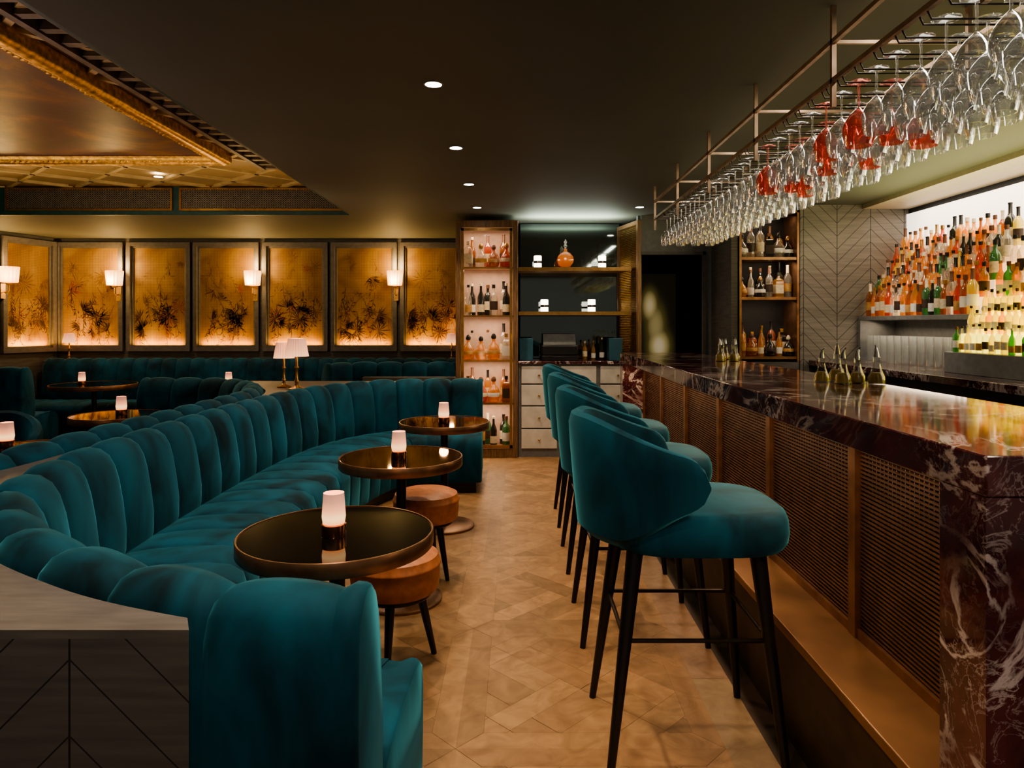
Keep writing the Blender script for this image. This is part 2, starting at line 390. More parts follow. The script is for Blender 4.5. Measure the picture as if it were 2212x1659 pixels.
struct(c,'trim_1',[creamd])
c=MB()
for i in range(34):
    y=.8+i*.155; c.box(-2.20,-2.06,y,y+.05,TZ-.05,TZ-.0)
c.box(-2.24,-2.20,.7,5.95,TZ-.06,TZ); c.box(-2.08,-2.04,.7,5.95,TZ-.06,TZ)
struct(c,'trim_2',[dentm])
c=MB(); c.box(TX0,TX1,TY1-.02,TY1,CZ-.0,TZ); c.box(TX0,TX0+.02,TY0,TY1,CZ,TZ); c.box(TX1-.02,TX1,TY0,TY1-.02,CZ,TZ)
struct(c,'trim_3',[teald])
c=MB(); c.box(TX0,TX1,TY1-.05,TY1-.02,2.735,2.75)
struct(c,'trim_4',[brass])
pt=thing('ceiling_painting','large dark oil painting in ornate carved gilt frame on ceiling','painting',(0,0,0))
MB().box(-4.95,-2.45,1.1,5.5,2.70,2.72).obj('canvas',canvm,pt,smooth=False)
fr=MB(); X0,X1,Y0,Y1=-5.1,-2.36,.95,5.62
prof=[(0,2.745),(0,2.68),(.02,2.655),(.045,2.645),(.065,2.65),(.075,2.665),(.11,2.665),(.135,2.69),(.15,2.695),(.15,2.745)]
rows=[]
for cxs,cys in ((0,0),(1,0),(1,1),(0,1),(0,0)):
    rows.append([((X0+a) if not cxs else (X1-a),(Y0+a) if not cys else (Y1-a),z) for a,z in prof])
fr.grid(rows,True)
def lump(x,y,z,r):
    fr.lathe([(0,-r*.7),(r*.7,-r*.5),(r,0),(r*.7,r*.5),(0,r*.7)],x,y,z,seg=8)
y=1.
while y<5.58: lump(X1-.094,y,2.668,.018+.006*math.sin(y*23)); y+=.045
x=X0+.05
while x<X1-.04: lump(x,Y1-.094,2.668,.018+.006*math.sin(x*23)); x+=.045
fr.obj('frame',goldleaf,pt,label='ornate carved gilt frame')
grm=simple('perforated_bronze_grille',(.24,.19,.14),.5,.4,var=.15)
for a,b in ((-5.16,-3.48),(-3.41,-1.76)):
    v=thing('ventilation_grille','brass-framed perforated ventilation grille in dark teal fascia','vent',((a+b)/2,6.875,2.605),group='ceiling ventilation grilles')
    w=(b-a)/2; f=MB()
    f.box(-w,w,-.02,0,.095,.115); f.box(-w,w,-.02,0,-.115,-.095); f.box(-w,-w+.02,-.02,0,-.095,.095); f.box(w-.02,w,-.02,0,-.095,.095)
    f.obj('frame',brass,v,smooth=False)
    g=MB(); n=int((2*w-.04)/.024)
    for i in range(n): g.box(-w+.02+i*.024,-w+.030+i*.024,-.008,-.004,-.095,.095)
    for i in range(9): g.box(-w+.02,w-.02,-.008,-.004,-.093+i*.0215,-.084+i*.0215)
    g.obj('grille_mesh',grm,v,smooth=False)
# ---------------------------------------------------------------- walls
WY=8.8
struct(MB().box(-6.5,-.02,WY,WY+.15,0,2.5),'wall_back',[greyw])
struct(MB().prism([(-5.95,WY),(-6.35,7.3),(-6.5,7.3),(-6.1,WY)],0,2.5),'wall_left',[greyw])
struct(MB().box(-6.5,-6.35,-1.5,7.3,0,2.5),'wall_left.001',[greyw])
struct(MB().box(-.62,-.5,7.26,WY,0,2.45),'wall_divider',[darkwall])
struct(MB().box(3.6,3.75,-1.5,6.3,0,2.5),'wall_right',[darkwall])
struct(MB().box(2.6,3.75,6.3,6.42,0,2.45),'wall_bar_end',[chevB])
struct(MB().prism([(1.95,6.9),(1.97,6.32),(2.03,6.32),(2.03,6.9)],0,2.45),'wall_bar_return',[greyw])
w=MB().box(1.24,2.0,6.9,7.0,2.06,2.45); w.box(1.88,2.0,6.9,7.0,0,2.06); w.box(1.21,1.25,6.93,7.0,0,2.45); struct(w,'wall_doorway',[cupm])
w=MB().box(1.86,1.89,6.88,6.91,0,2.08); w.box(1.24,1.89,6.88,6.91,2.05,2.08); struct(w,'trim_5',[greyframe])
struct(MB().box(1.1,2.4,8.2,8.3,0,2.45),'wall_corridor',[darkwall])
struct(MB().box(2.3,2.4,7.0,8.2,0,2.45),'wall_corridor_side',[darkwall])
struct(MB().box(-.5,1.2,7.5,7.6,0,2.45),'wall_nook',[darkwall])
a=thing('framed_print','softly blurred pale abstract print on black corridor wall','picture',(1.62,8.18,1.35))
MB().box(-.26,.26,-.02,0,-.62,.60).obj('canvas',artm,a,smooth=False)
def leaf_shapes(mb,w,h,seed):
    r=random.Random(seed); Y=-.012
    def inb(x,z): return max(-w,min(w,x)),max(-h,min(h,z))
    def fan(cx,cz,mi,L0,nl,arc):
        base=r.uniform(0,6.28)
        for k in range(nl):
            an=base+arc*(k/nl-.5)+r.uniform(-.08,.08); l=L0*r.uniform(.7,1.1)
            dx,dz=math.cos(an),math.sin(an); px,pz=-dz,dx; wd=l*.05
            p=[inb(cx,cz),inb(cx+dx*l*.45+px*wd,cz+dz*l*.45+pz*wd),inb(cx+dx*l,cz+dz*l),inb(cx+dx*l*.45-px*wd,cz+dz*l*.45-pz*wd)]
            mb.poly([(x,Y,z) for x,z in p],mi)
    def stem(x,z,mi,an,n):
        for k in range(n):
            x2=x+math.cos(an)*.045; z2=z+math.sin(an)*.045; an+=r.uniform(-.35,.35)
            mb.poly([(q[0],Y,q[1]) for q in (inb(x-.003,z),inb(x+.003,z),inb(x2+.003,z2),inb(x2-.003,z2))],mi)
            if r.random()<.7:
                a2=an+r.choice((-1,1))*.8; l=r.uniform(.03,.07); dx,dz=math.cos(a2),math.sin(a2); px,pz=-dz*l*.14,dx*l*.14
                mb.poly([(q[0],Y,q[1]) for q in (inb(x2,z2),inb(x2+dx*l*.5+px,z2+dz*l*.5+pz),inb(x2+dx*l,z2+dz*l),inb(x2+dx*l*.5-px,z2+dz*l*.5-pz))],mi)
            x,z=x2,z2
    for _ in range(7): fan(r.uniform(-w,w)*.9,r.uniform(-.7,.8)*h,2 if r.random()<.85 else 3,r.uniform(.08,.2),r.randint(8,14),r.choice((2.5,5.5)))
    for _ in range(8): stem(r.uniform(-w,w)*.9,r.uniform(-.5,.8)*h,2,-pi/2+r.uniform(-1,1),9)
    for _ in range(8):
        cx=r.uniform(-w,w)*.9; cz=r.uniform(-.75,-.15)*h
        fan(cx,cz,1,r.uniform(.07,.17),r.randint(10,17),r.choice((2.5,3.2,5.5))); stem(cx,cz,1,-pi/2+r.uniform(-.5,.5),7)
    for _ in range(9): stem(r.uniform(-w,w)*.9,r.uniform(-.3,.25)*h,1 if r.random()<.8 else 3,-pi/2+r.uniform(-.8,.8),9)
def wpanel(x,y,w,rot=0,seed=0):
    p=thing('decorative_wall_panel','gold woven wall panel with dark foliage print in grey frame','wall panel',(x,y,1.70),rot,group='foliage wall panels')
    h=.70; f=MB()
    for b,d0,d1 in ((.05,-.06,0),(.075,-.03,0)):
        f.box(-w,w,d0,d1,h-b,h); f.box(-w,w,d0,d1,-h,-h+b); f.box(-w,-w+b,d0,d1,-h+b,h-b); f.box(w-b,w,d0,d1,-h+b,h-b)
    f.obj('frame',greyframe,p,smooth=False,bevel=.004)
    g=MB().box(-w+.07,w-.07,-.011,-.003,-h+.07,h-.07); leaf_shapes(g,w-.075,h-.075,seed)
    g.obj('fabric_panel',[fabm,leafm,leaf2,redprint],p,smooth=False)
    l=light('AREA',(0,-.058,-h+.085),3.4,(1,.52,.10),2*w-.2,(math.radians(180-20),0,0),.03); l.parent=p
xs=[(125,270),(278,414),(421,562),(570,710),(717,859),(866,1004)]
for i,(a,b) in enumerate(xs):
    xa=(a-1120)/167.6; xb=(b-1120)/167.6
    wpanel((xa+xb)/2,WY-.001,(xb-xa)/2,0,i+1)
dv=Vector((.40,1.5)).normalized()
ang=math.atan2(dv.y,dv.x)
for i,tt in enumerate((.40,1.14)):
    wpanel(-5.95-dv.x*tt+.004,WY-dv.y*tt,.345,ang,20+i)
def sconce():
    s=thing('wall_sconce','brass wall sconce with fluted white glass shade, lit','wall light',group='wall sconces')
    MB().box(-.03,.03,-.012,0,-.28,-.1).obj('backplate',brass,s,bevel=.003)
    b=MB().tube([(0,0,-.2),(0,-.06,-.21),(0,-.10,-.19),(0,-.10,-.1)],.009); b.lathe([(.0,-.02),(.03,-.015),(.035,0),(0,.005)],0,-.10,-.1); b.obj('bracket',brass,s)
    m=MB().lathe([(.080,-.09),(.086,-.085),(.100,.09),(.096,.095),(.083,.09),(.07,-.085)],0,-.10,0,seg=96,rib=.06,nr=16); m.obj('shade',shadem,s)
    return s
s0=sconce(); s0.location=((263-1120)/167.6,WY-.06,1.35+97/167.6)
sl=[s0]+[clone(s0,((x-1120)/167.6,WY-.06,1.35+97/167.6)) for x in (556,858)]
sl.append(clone(s0,(-5.95-dv.x*.77+.06,WY-dv.y*.77,1.93),rot=ang))
for s in sl:
    light('POINT',(s.location.x,s.location.y-.13,s.location.z+.17),10,(1,.68,.27),.05)
    light('POINT',(s.location.x+(.2 if s is sl[-1] else 0),s.location.y-.24,s.location.z-.05),6,(1,.68,.27),.06)
# ---------------------------------------------------------------- banquettes
def cr(path,step=.01):
    P_=[Vector(p) for p in path]; P_=[P_[0]*2-P_[1]]+P_+[P_[-1]*2-P_[-2]]
    out=[]
    for i in range(1,len(P_)-2):
        p0,p1,p2,p3=P_[i-1:i+3]; n=max(2,int((p2-p1).length/step))
        for k in range(n):
            t=k/n; out.append(.5*((2*p1)+(-p0+p2)*t+(2*p0-5*p1+4*p2-p3)*t*t+(-p0+3*p1-3*p2+p3)*t**3))
    out.append(P_[-2]); return out
def resamp(pts,n):
    d=[0]
    for a,b in zip(pts,pts[1:]): d.append(d[-1]+(b-a).length)
    T=d[-1]; out=[]; j=0
    for i in range(n+1):
        s=T*i/n
        while j<len(d)-2 and d[j+1]<s: j+=1
        u=(s-d[j])/max(1e-9,d[j+1]-d[j]); out.append(pts[j].lerp(pts[j+1],min(1,max(0,u))))
    return out,T
BP=[(.10,.34,.6,0),(.13,.45,1,0),(.132,.54,1,0),(.12,.64,1,0),(.105,.73,1,.1),(.088,.79,.9,.35),(.065,.832,.6,.7),(.032,.857,.25,1),(0,.862,0,1),(-.032,.853,-.3,.9),(-.058,.825,-.7,.6),(-.070,.78,-.8,.2),(-.074,.68,-.5,0),(-.075,.5,-.3,0),(-.075,.3,-.2,0),(-.075,.06,-.1,0),(.02,.06,0,0)]
SP=[(.02,.38,0,0),(.12,.435,0,.6),(.22,.452,0,1),(.36,.46,0,1),(.50,.458,0,1),(.58,.445,.3,.9),(.625,.415,.8,.6),(.642,.36,1,0),(.64,.25,1,0),(.632,.14,.6,0),(.62,.09,0,0),(.02,.09,0,0)]
def offs(path,side,d,n=200):
    pts,_=resamp(cr(path),n); out=[]
    for i,p in enumerate(pts):
        t=(pts[min(i+1,n)]-pts[max(i-1,0)]).normalized(); nn=Vector((t.y,-t.x))*side
        out.append((p.x+nn.x*d,p.y+nn.y*d))
    return out
def banquette(path,side,label,mat,W=.25,zt=.862,amp=.030,seat=True,name='banquette',K=16,sd=1.):
    th=thing(name,label,'sofa',(path[0][0],path[0][1],0)); org=Vector(path[0])
    dense=cr(path); _,T=resamp(dense,10); nch=max(2,round(T/W)); pts,_=resamp(dense,nch*K)
    for pn,prof in (('backrest',BP),('seat',SP)):
        if pn=='seat' and not seat: continue
        rows=[]; n=len(pts)-1
        cn=sum(p[0] for p in prof)/len(prof); cz=sum(p[1] for p in prof)/len(prof)
        def row(p,t,b,sc=1.,ex=0.):
            nn=Vector((t.y,-t.x))*side; r=[]
            for (o,z,bn,bz) in prof:
                if pn=='backrest': z=.34+(z-.34)*(zt-.34)/(.862-.34) if z>.34 else z
                else: o=o*sd
                o=cn+(o-cn)*sc; z=cz+(z-cz)*(1-(1-sc)*.2)
                oo=o+bn*b; q=p+nn*oo+t*ex-org; r.append((q.x,q.y,z+bz*b))
            return r
        for i,p in enumerate(pts):
            t=(pts[min(i+1,n)]-pts[max(i-1,0)]).normalized()
            ph=(i%K)/K; b=amp*(abs(math.sin(pi*ph))**.42)-amp*.6
            if pn=='seat': b*=.5
            if i in (0,n): 
                sg=-1 if i==0 else 1
                caps=[row(p,t,amp*.3,sc,sg*e) for e,sc in ((.034,.84),(.032,.90),(.024,.97),(.008,1.0))]
                if i==0: rows+=caps
                else: rows+=caps[::-1]
            else: rows.append(row(p,t,b))
        MB().grid(rows,True,0,True,True).obj(pn,mat,th)
    if seat:
        a=offs(path,side,0.02,60); b=offs(path,side,.58*sd,60)
        rows=[[(x-org.x,y-org.y,.0),(x-org.x,y-org.y,.09),(u-org.x,v-org.y,.09),(u-org.x,v-org.y,0)] for (x,y),(u,v) in zip(a,b)]
        MB().grid(rows,True,0,True,True).obj('plinth',blackwood,th)
    return th
PA=[(-.31,1.255),(-.43,1.26),(-.60,1.30),(-.87,1.42),(-1.22,1.66),(-1.5,2.0),(-1.66,2.5),(-1.72,3.2),(-1.73,4.2),(-1.67,4.95),(-1.5,5.5),(-1.2,5.88),(-.8,6.02),(-.35,6.04)]
PB=[(-2.75,1.45),(-2.3,1.62),(-2.02,2.0),(-1.915,2.5),(-1.905,3.2),(-1.91,4.4),(-1.95,4.95),(-2.15,5.5),(-2.55,5.9),(-3.25,6.0)]
banquette(PA,1,'long curved U-shaped teal velvet channel-tufted banquette',velvet)
banquette(PB,-1,'teal velvet channel-tufted curved banquette behind partition ledge',velvet,zt=.875)
oa=offs(PA,1,-.082); ob=offs(PB,-1,-.082)
oa=[q for q in oa if not (q[0]>-.56 and q[1]<2)]
poly=oa+[(-.36,6.24),(-3.25,6.24)]+ob[::-1]+[(-2.78,1.16),(-.56,1.16)]
pa=thing('banquette_partition','grey wooden partition with chevron planks and flat ledge','partition',(0,0,0))
MB().prism(poly,0,.815).obj('body',chevA,pa,smooth=False)
MB().prism(poly,.815,.83).obj('ledge',greyl,pa,smooth=False,label='flat grey wooden ledge')
banquette([(-.70,8.33),(-3.2,8.33),(-5.7,8.33)],-1,'long dark teal channel-tufted wall banquette beneath panels',velvetd,zt=.93,W=.17,amp=.024,K=10)
t1=MB().box(-5.9,-.63,8.45,8.73,0,.90); o=t1.obj('banquette_ledge',greyw,smooth=False,bevel=.004); o['label']='grey wooden ledge between wall banquette and wall panels'; o['category']='ledge'
banquette([(-1.95,7.05),(-1.75,7.25),(-1.3,7.3),(-.70,7.3)],-1,'short dark teal velvet banquette with channelled back',velvetd,zt=.94,seat=False)
o=MB().box(-1.62,-.66,7.08,7.17,0,.80).obj('low_screen',greyw,smooth=False,bevel=.004); o['label']='low grey wooden screen behind teal banquette'; o['category']='partition'
banquette([(-5.9,6.1),(-5.3,6.5),(-4.75,6.55)],-1,'teal velvet channel-tufted sofa with high back',velvet,zt=.93,sd=.8)
# ---------------------------------------------------------------- shell chairs
def sm(x): x=max(0,min(1,x)); return x*x*(3-2*x)
def shell(mb,cx,ax,ay,h0,h1,b0,b1,th,tm,flare=.14):
    n=56; rows=[]
    for i in range(n+1):
        a_=-1+2*i/n; A=abs(a_); t=math.radians(tm)*a_
        h=h0+(h1-h0)*sm((A-.2)/.85); b=b0+(b1-b0)*sm((A-.45)/.5)
        s=1. if A<.86 else math.sqrt(max(.0,1-((A-.86)/.14)**2))
        s=max(s,.06)
        zm=(h+b)/2; hf=(h-b)/2*s; tt=th*(.35+.65*s)
        r=[]
        loop=[(0,-1),(.5,-.95),(1,-.8),(1,-.2),(1,.4),(1,.8),(.85,.95),(.5,1),(.15,.95),(0,.8),(0,.3),(0,-.3),(0,-.8)]
        for k,f in loop:
            z=zm+hf*f; rel=(z-b0)/(h0-b0); sc=(1-flare)+flare*min(1,rel*1.15)**.7 if rel>0 else 1-flare
            rx=ax*sc-(1-k)*tt; ry=ay*sc-(1-k)*tt
            r.append((cx-rx*math.cos(t),ry*math.sin(t),z))
        rows.append(r)
    mb.grid(rows,True,0,True,True)
def cushion(mb,cx,cy,ax,ay,z0,z1,e=3.2,seg=40,dome=.012):
    rows=[]; H=z1-z0
    for zf,s in ((0,.86),(.05,.94),(.2,.985),(.45,1.),(.7,.99),(.88,.96),(.97,.91),(1.,.84),(1.08,.5),(1.12,.2),(1.125,.02)):
        r=[]
        for j in range(seg):
            a=2*pi*j/seg; ca,sa=math.cos(a),math.sin(a)
            r.append((cx+ax*s*math.copysign(abs(ca)**(2/e),ca),cy+ay*s*math.copysign(abs(sa)**(2/e),sa),z0+H*min(zf,1)+dome*max(0,zf-1)/.125))
        rows.append(r)
    mb.grid(rows,True,0,True,True)
bs=thing('bar_stool','teal velvet bar stool with curved back and black tapered legs','bar stool',(.53,2.24,0),group='bar stools along the counter')
m=MB(); cushion(m,.035,0,.285,.25,.655,.785); m.obj('seat',velvet,bs)
m=MB(); shell(m,-.055,.31,.290,1.07,.955,.665,.79,.055,106,.12); m.obj('backrest',velvet,bs)
for sx in (-1,1):
    for sy in (-1,1):
        MB().tube([(sx*.185+.01,sy*.165,.67),(sx*.262,sy*.232,0)],[.026,.012],12).obj('leg',blackwood,bs)
def lp(sx,sy,z): f=(.67-z)/.67; return (sx*(.185+.077*f)+.01*(1-f),sy*(.165+.067*f),z)
for a,b,z in (((-1,-1),(1,-1),.40),((-1,1),(1,1),.40),((1,-1),(1,1),.40),((-1,-1),(-1,1),.40)):
    MB().tube([lp(*a,z),lp(*b,z)],.007,8).obj('footrest_bar',blackmetal,bs)
for y in (3.08,3.92,4.76): clone(bs,(.53,y,0))
tc=thing('tub_armchair','low rounded teal velvet tub armchair','armchair',(-3.45,4.35,0),math.radians(-60),group='tub armchairs')
m=MB(); cushion(m,.03,0,.28,.27,.26,.42,2.6); m.obj('seat',velvetd,tc)
m=MB(); shell(m,0,.36,.35,.76,.62,.22,.24,.07,118,.1); m.obj('backrest',velvetd,tc)
for sx in (-1,1):
    for sy in (-1,1): MB().tube([(sx*.18,sy*.18,.27),(sx*.22,sy*.22,0)],[.02,.012],10).obj('leg',blackwood,tc)
clone(tc,(-4.35,5.2,0),math.radians(-20)); clone(tc,(-3.6,3.2,0),math.radians(20))
# ---------------------------------------------------------------- tables
def table(r=.30,h=.70):
    t=thing('cocktail_table','round black glass cocktail table with brass edge','table',group='round cocktail tables')
    MB().lathe([(0,h-.012),(r-.006,h-.012),(r-.006,h-.001),(r-.009,h),(r-.012,h),(0,h)],seg=72).obj('tabletop',blackglass,t,smooth=False)
    MB().lathe([(r-.02,h-.045),(r-.004,h-.045),(r,h-.04),(r,h+.0),(r-.002,h+.0025),(r-.006,h+.0025),(r-.006,h-.012),(r-.02,h-.02)],seg=72).obj('rim',bronze,t)
    MB().lathe([(0,.018),(.05,.018),(.03,.03),(.024,.06),(.024,h-.06),(.05,h-.03),(.05,h-.012),(0,h-.012)],seg=24).obj('column',blackwood,t)
    MB().lathe([(0,0),(.198,0),(.20,.004),(.20,.012),(.19,.018),(0,.02)],seg=56).obj('base',bronze,t)
    return t
tb=table(); tb.location=(-.568,2.14,0)
for x,y in ((-.575,3.35),(-.495,4.56),(-2.88,4.9),(-2.56,3.55)): clone(tb,(x,y,0))
t2=table(.42,.70); t2.location=(-4.6,7.4,0); t2['label']='large round cocktail table with brass edge'
clone(t2,(-2.95,7.4,0))
ca=thing('candle_holder','frosted glass votive with copper base, candle lit','candle',group='votive candles on tables')
MB().lathe([(0,0),(.036,0),(.037,.003),(.037,.036),(.033,.038),(.0,.038)],seg=32).obj('base',copper,ca)
MB().lathe([(.0,.039),(.033,.039),(.036,.06),(.034,.09),(.031,.132),(.029,.132),(.031,.09),(.033,.06),(.03,.042),(0,.042)],seg=32).obj('glass_shade',frost,ca)
MB().lathe([(0,0),(.006,.006),(.004,.018),(0,.028)],0,0,.055,seg=10).obj('flame',flame,ca)
cs=[(-.568,2.10,.70),(-.578,3.30,.70),(-.492,4.5,.70),(-2.85,4.9,.70),(-2.70,3.6,.70),(-4.7,7.35,.70),(-3.12,7.35,.70)]
ca.location=cs[0]
for p in cs[1:]: clone(ca,p)
for p in cs: light('POINT',(p[0],p[1],p[2]+.19),1.0,(1,.5,.22),.03)
ls=thing('leather_footstool','round tan leather low stool with black tapered legs','stool',(-.49,2.72,0),group='leather stools')
MB().lathe([(0,.30),(.165,.30),(.172,.31),(.176,.35),(.176,.395),(.180,.40),(.180,.405),(.176,.41),(.168,.435),(.14,.448),(.08,.453),(0,.455)],seg=48).obj('seat',leather,ls)
MB().lathe([(0,.275),(.14,.275),(.145,.28),(.145,.30),(0,.30)],seg=40).obj('seat_base',blackwood,ls)
for k in range(3):
    a=.5+k*2*pi/3; MB().tube([(.10*math.cos(a),.10*math.sin(a),.28),(.165*math.cos(a),.165*math.sin(a),0)],[.02,.011],10).obj('leg',blackwood,ls)
clone(ls,(-.50,3.70,0),.9)
tl=thing('table_lamp','small brass table lamp with pleated blush shade, lit','lamp',group='small table lamps')
MB().lathe([(0,0),(.055,0),(.056,.008),(.03,.018),(.014,.03),(.012,.05),(.018,.06),(.010,.075),(.009,.15),(.016,.16),(.009,.175),(.008,.27),(0,.27)],seg=24).obj('stem',brass,tl)
MB().lathe([(.078,.24),(.081,.24),(.060,.365),(.057,.37),(.0,.368)],seg=96,rib=.04,nr=24).obj('shade',shadeb,tl)
lp_=[(-1.93,5.62,.83),(-1.76,5.42,.83),(-5.66,8.6,.90),(-.84,8.6,.90)]
tl.location=lp_[0]
for p,s in zip(lp_[1:],(1.1,.9,.9)): clone(tl,p,scale=s)
for p in lp_: light('POINT',(p[0],p[1],p[2]+.44),1.5,(1,.55,.25),.03)
# ---------------------------------------------------------------- bar counter
bar=thing('bar_counter','long bar with burgundy marble top and bronze mesh front','bar counter',(0,0,0))
MB().box(.886,1.53,1.294,5.95,1.02,1.10).obj('worktop',marblem,bar,bevel=.004)
MB().box(.886,1.53,1.294,1.436,0,1.02).obj('end_leg',marblem,bar,smooth=False)
MB().box(.886,1.53,5.80,5.95,0,1.02).obj('end_leg',marblem,bar,smooth=False)
MB().box(1.10,1.50,1.436,5.80,0,1.02).obj('carcass',blackwood,bar,smooth=False)
MB().box(.88,1.10,1.436,5.80,0,.335).obj('footrest_riser',simple('dark_bronze_riser',(.05,.03,.02),.4,.3),bar,smooth=False)
MB().box(.865,1.10,1.436,5.80,.335,.365).obj('footrest_ledge',ledgem,bar,bevel=.004)
ny=6; y0,y1=1.436,5.80; pw=(y1-y0)/ny
for i in range(ny+1):
    y=y0+pw*i; MB().box(1.055,1.10,max(y0,y-.022),min(y1,y+.022),.365,1.02).obj('mullion',bronze,bar,smooth=False)
MB().box(1.06,1.10,y0,y1,.365,.395).obj('bottom_rail',bronze,bar,smooth=False); MB().box(1.06,1.10,y0,y1,.995,1.02).obj('top_rail',bronze,bar,smooth=False)
g=MB(); hw=pw/2-.022
for i in range(46):
    z=.402+i*.0131; g.tube([(0,-hw,z),(0,hw,z)],.0040,4)
for i in range(int(2*hw/.022)):
    y=-hw+.006+i*.022; g.box(.004,.007,y-.0015,y+.0015,.395,.995)
g.box(.012,.016,-hw,hw,.395,.995,1)
mesh_back=simple('dark_bronze_backing',(.045,.024,.016),.5,.3)
gm=g.mesh('mesh_panel',[meshm,mesh_back],False)
for i in range(ny):
    o=bpy.data.objects.new('mesh_panel',gm); C.objects.link(o); o.parent=bar; o.location=(1.075,y0+pw*(i+.5),0); o['label']='bronze woven mesh panel'
light('AREA',(.955,3.6,1.012),13,(1,.68,.42),.06,(0,math.radians(14),0),4.2)
cr_=thing('oil_cruet','glass oil cruet with steel pourer on bar top','cruet',group='cruets on the bar top')
MB().lathe([(0,0),(.032,0),(.034,.006),(.030,.03),(.019,.055),(.014,.075),(.013,.10),(.016,.105),(0,.105)],seg=20).obj('body',cruetg,cr_)
oil=simple('golden_oil',(.30,.20,.04),.2,var=.2)
MB().lathe([(0,.003),(.030,.004),(.027,.028),(.020,.045),(0,.046)],seg=18).obj('oil',oil,cr_)
MB().tube([(0,0,.105),(0,0,.125),(.004,0,.14),(.012,0,.15)],[.011,.008,.005,.003],8).obj('pourer',simple('steel',(.35,.35,.35),.3,1.),cr_)
pp=[(1.44,2.9),(1.49,2.84),(1.40,3.0),(1.36,2.86),(1.50,3.02),(1.32,2.97)]
cr_.location=(*pp[0],1.10)
for i,p in enumerate(pp[1:]): clone(cr_,(*p,1.10),R.uniform(0,6),R.uniform(.85,1.15))
for p in ((1.45,4.6),(1.5,4.72),(1.40,4.7),(1.36,4.60),(1.47,4.85)): clone(cr_,(*p,1.10),R.uniform(0,6),1.05)
# ---------------------------------------------------------------- glass rack
rk=thing('glass_rack','bronze ceiling-hung rack for stemware above the bar','glass rack',(0,0,0))
rackm=simple('rack_bronze',(.36,.25,.165),.4,.5,var=.2)
GX0,GX1=1.09,1.56; GY0,GY1=.82,5.45
def bar_(x0,x1,y0,y1,z0,z1,nm): MB().box(x0,x1,y0,y1,z0,z1).obj(nm,rackm,rk,smooth=False)
for x in (GX0,GX1):
    bar_(x-.008,x+.008,GY0,GY1,2.32,2.336,'rail'); bar_(x-.008,x+.008,GY0,GY1,2.185,2.201,'rail')
for i in range(7):
    y=.82+.772*i
    for x in (GX0,GX1): bar_(x-.008,x+.008,y-.008,y+.008,2.10,CZ,'upright')
    bar_(GX0+.008,GX1-.008,y-.006,y+.006,2.32,2.332,'crossbar')
gy=1.0; rowsY=[]
while gy<5.42: rowsY.append(gy); gy+=.120
for y in rowsY:
    for d in (-.018,.018):
        MB().tube([(GX0,y+d,2.19),(GX0+.012,y+d,2.165),(GX1-.012,y+d,2.165),(GX1,y+d,2.19)],.003,6).obj('hanger',blackmetal,rk)
def stemware(name,mat,rb,hb,st):
    pr=[(0,.006),(.036,.004),(.036,.002),(.006,-.004),(.0038,-.012),(.0035,-st)]
    n=12
    for i in range(n+1):
        t=i/n; pr.append((.004+rb*math.sin(min(1,t*1.7+.02)*pi*.5)**.85*(1 if t<.55 else 1-.22*((t-.55)/.45)**1.5),-st-hb*t))
    pr2=[(p[0]-.0012,p[1]) for p in pr[:5:-1]]
    return MB().lathe(pr+pr2[:-1]+[(0,-st-.004)],seg=28).mesh(name,[mat])
gl=[stemware('wine_glass',clearg,.042,.12,.085),stemware('wine_glass',clearg,.049,.13,.085),stemware('wine_glass',clearg,.035,.13,.08)]
glp=[stemware('wine_glass',pinkg,.042,.12,.085),stemware('wine_glass',pinkg,.049,.13,.085)]
for y in rowsY:
    for k in range(4):
        x=GX0+.065+k*.112
        pink=(1.95<y<3.4 and k<3 and R.random()<.42)
        me=R.choice(glp if pink else gl[:2])
        if y>3.4 and not pink: me=gl[2] if R.random()<.6 else gl[0]
        o=bpy.data.objects.new('wine_glass',me); C.objects.link(o); o.location=(x+R.uniform(-.003,.003),y,2.169)
        o['label']='stemmed wine glass with pink reflections put into its colour, hanging upside down' if pink else 'clear stemmed wine glass hanging upside down'; o['category']='wine glass'; o['group']='stemware hanging in the rack'
light('AREA',(1.33,3.1,2.435),15,(1,.9,.76),.06,(0,0,0),4.6)  # added light strip above the rack to brighten the glasses
# ---------------------------------------------------------------- bottles
def bprof(t):
    if t==0: return [(0,0,0),(.036,0,0),(.038,.004,0),(.038,.05,1),(.0383,.13,0),(.038,.17,0),(.03,.195,0),(.014,.215,0),(.013,.25,2),(.016,.251,2),(.016,.285,2),(0,.286,2)]
    if t==1: return [(0,0,0),(.035,0,0),(.037,.004,0),(.037,.06,1),(.0373,.14,0),(.037,.2,0),(.026,.225,0),(.014,.245,2),(.013,.31,2),(.015,.312,2),(.015,.322,2),(0,.323,2)]
    if t==2: return [(0,0,0),(.052,0,0),(.054,.005,0),(.054,.04,1),(.0543,.13,0),(.054,.17,0),(.04,.185,0),(.016,.195,0),(.015,.215,2),(.022,.217,2),(.022,.25,2),(0,.252,2)]
    if t==3: return [(0,0,0),(.03,0,0),(.05,.012,0),(.058,.05,1),(.056,.085,0),(.04,.125,0),(.017,.15,0),(.014,.18,2),(.02,.182,2),(.024,.2,2),(.012,.225,2),(0,.23,2)]
    return [(0,0,0),(.032,0,0),(.034,.004,0),(.034,.03,1),(.0343,.10,0),(.034,.15,0),(.028,.18,0),(.012,.22,0),(.011,.27,2),(.014,.272,2),(.014,.295,2),(0,.296,2)]
caps=[capb,brass,simple('brown_cork_cap',(.12,.05,.025),.5),cream,capb]
labs=[cream,simple('white_label',(.75,.72,.66),.6,var=.1),simple('dark_label',(.05,.03,.02),.5),simple('ochre_label',(.5,.28,.10),.5),cream]
BM={}
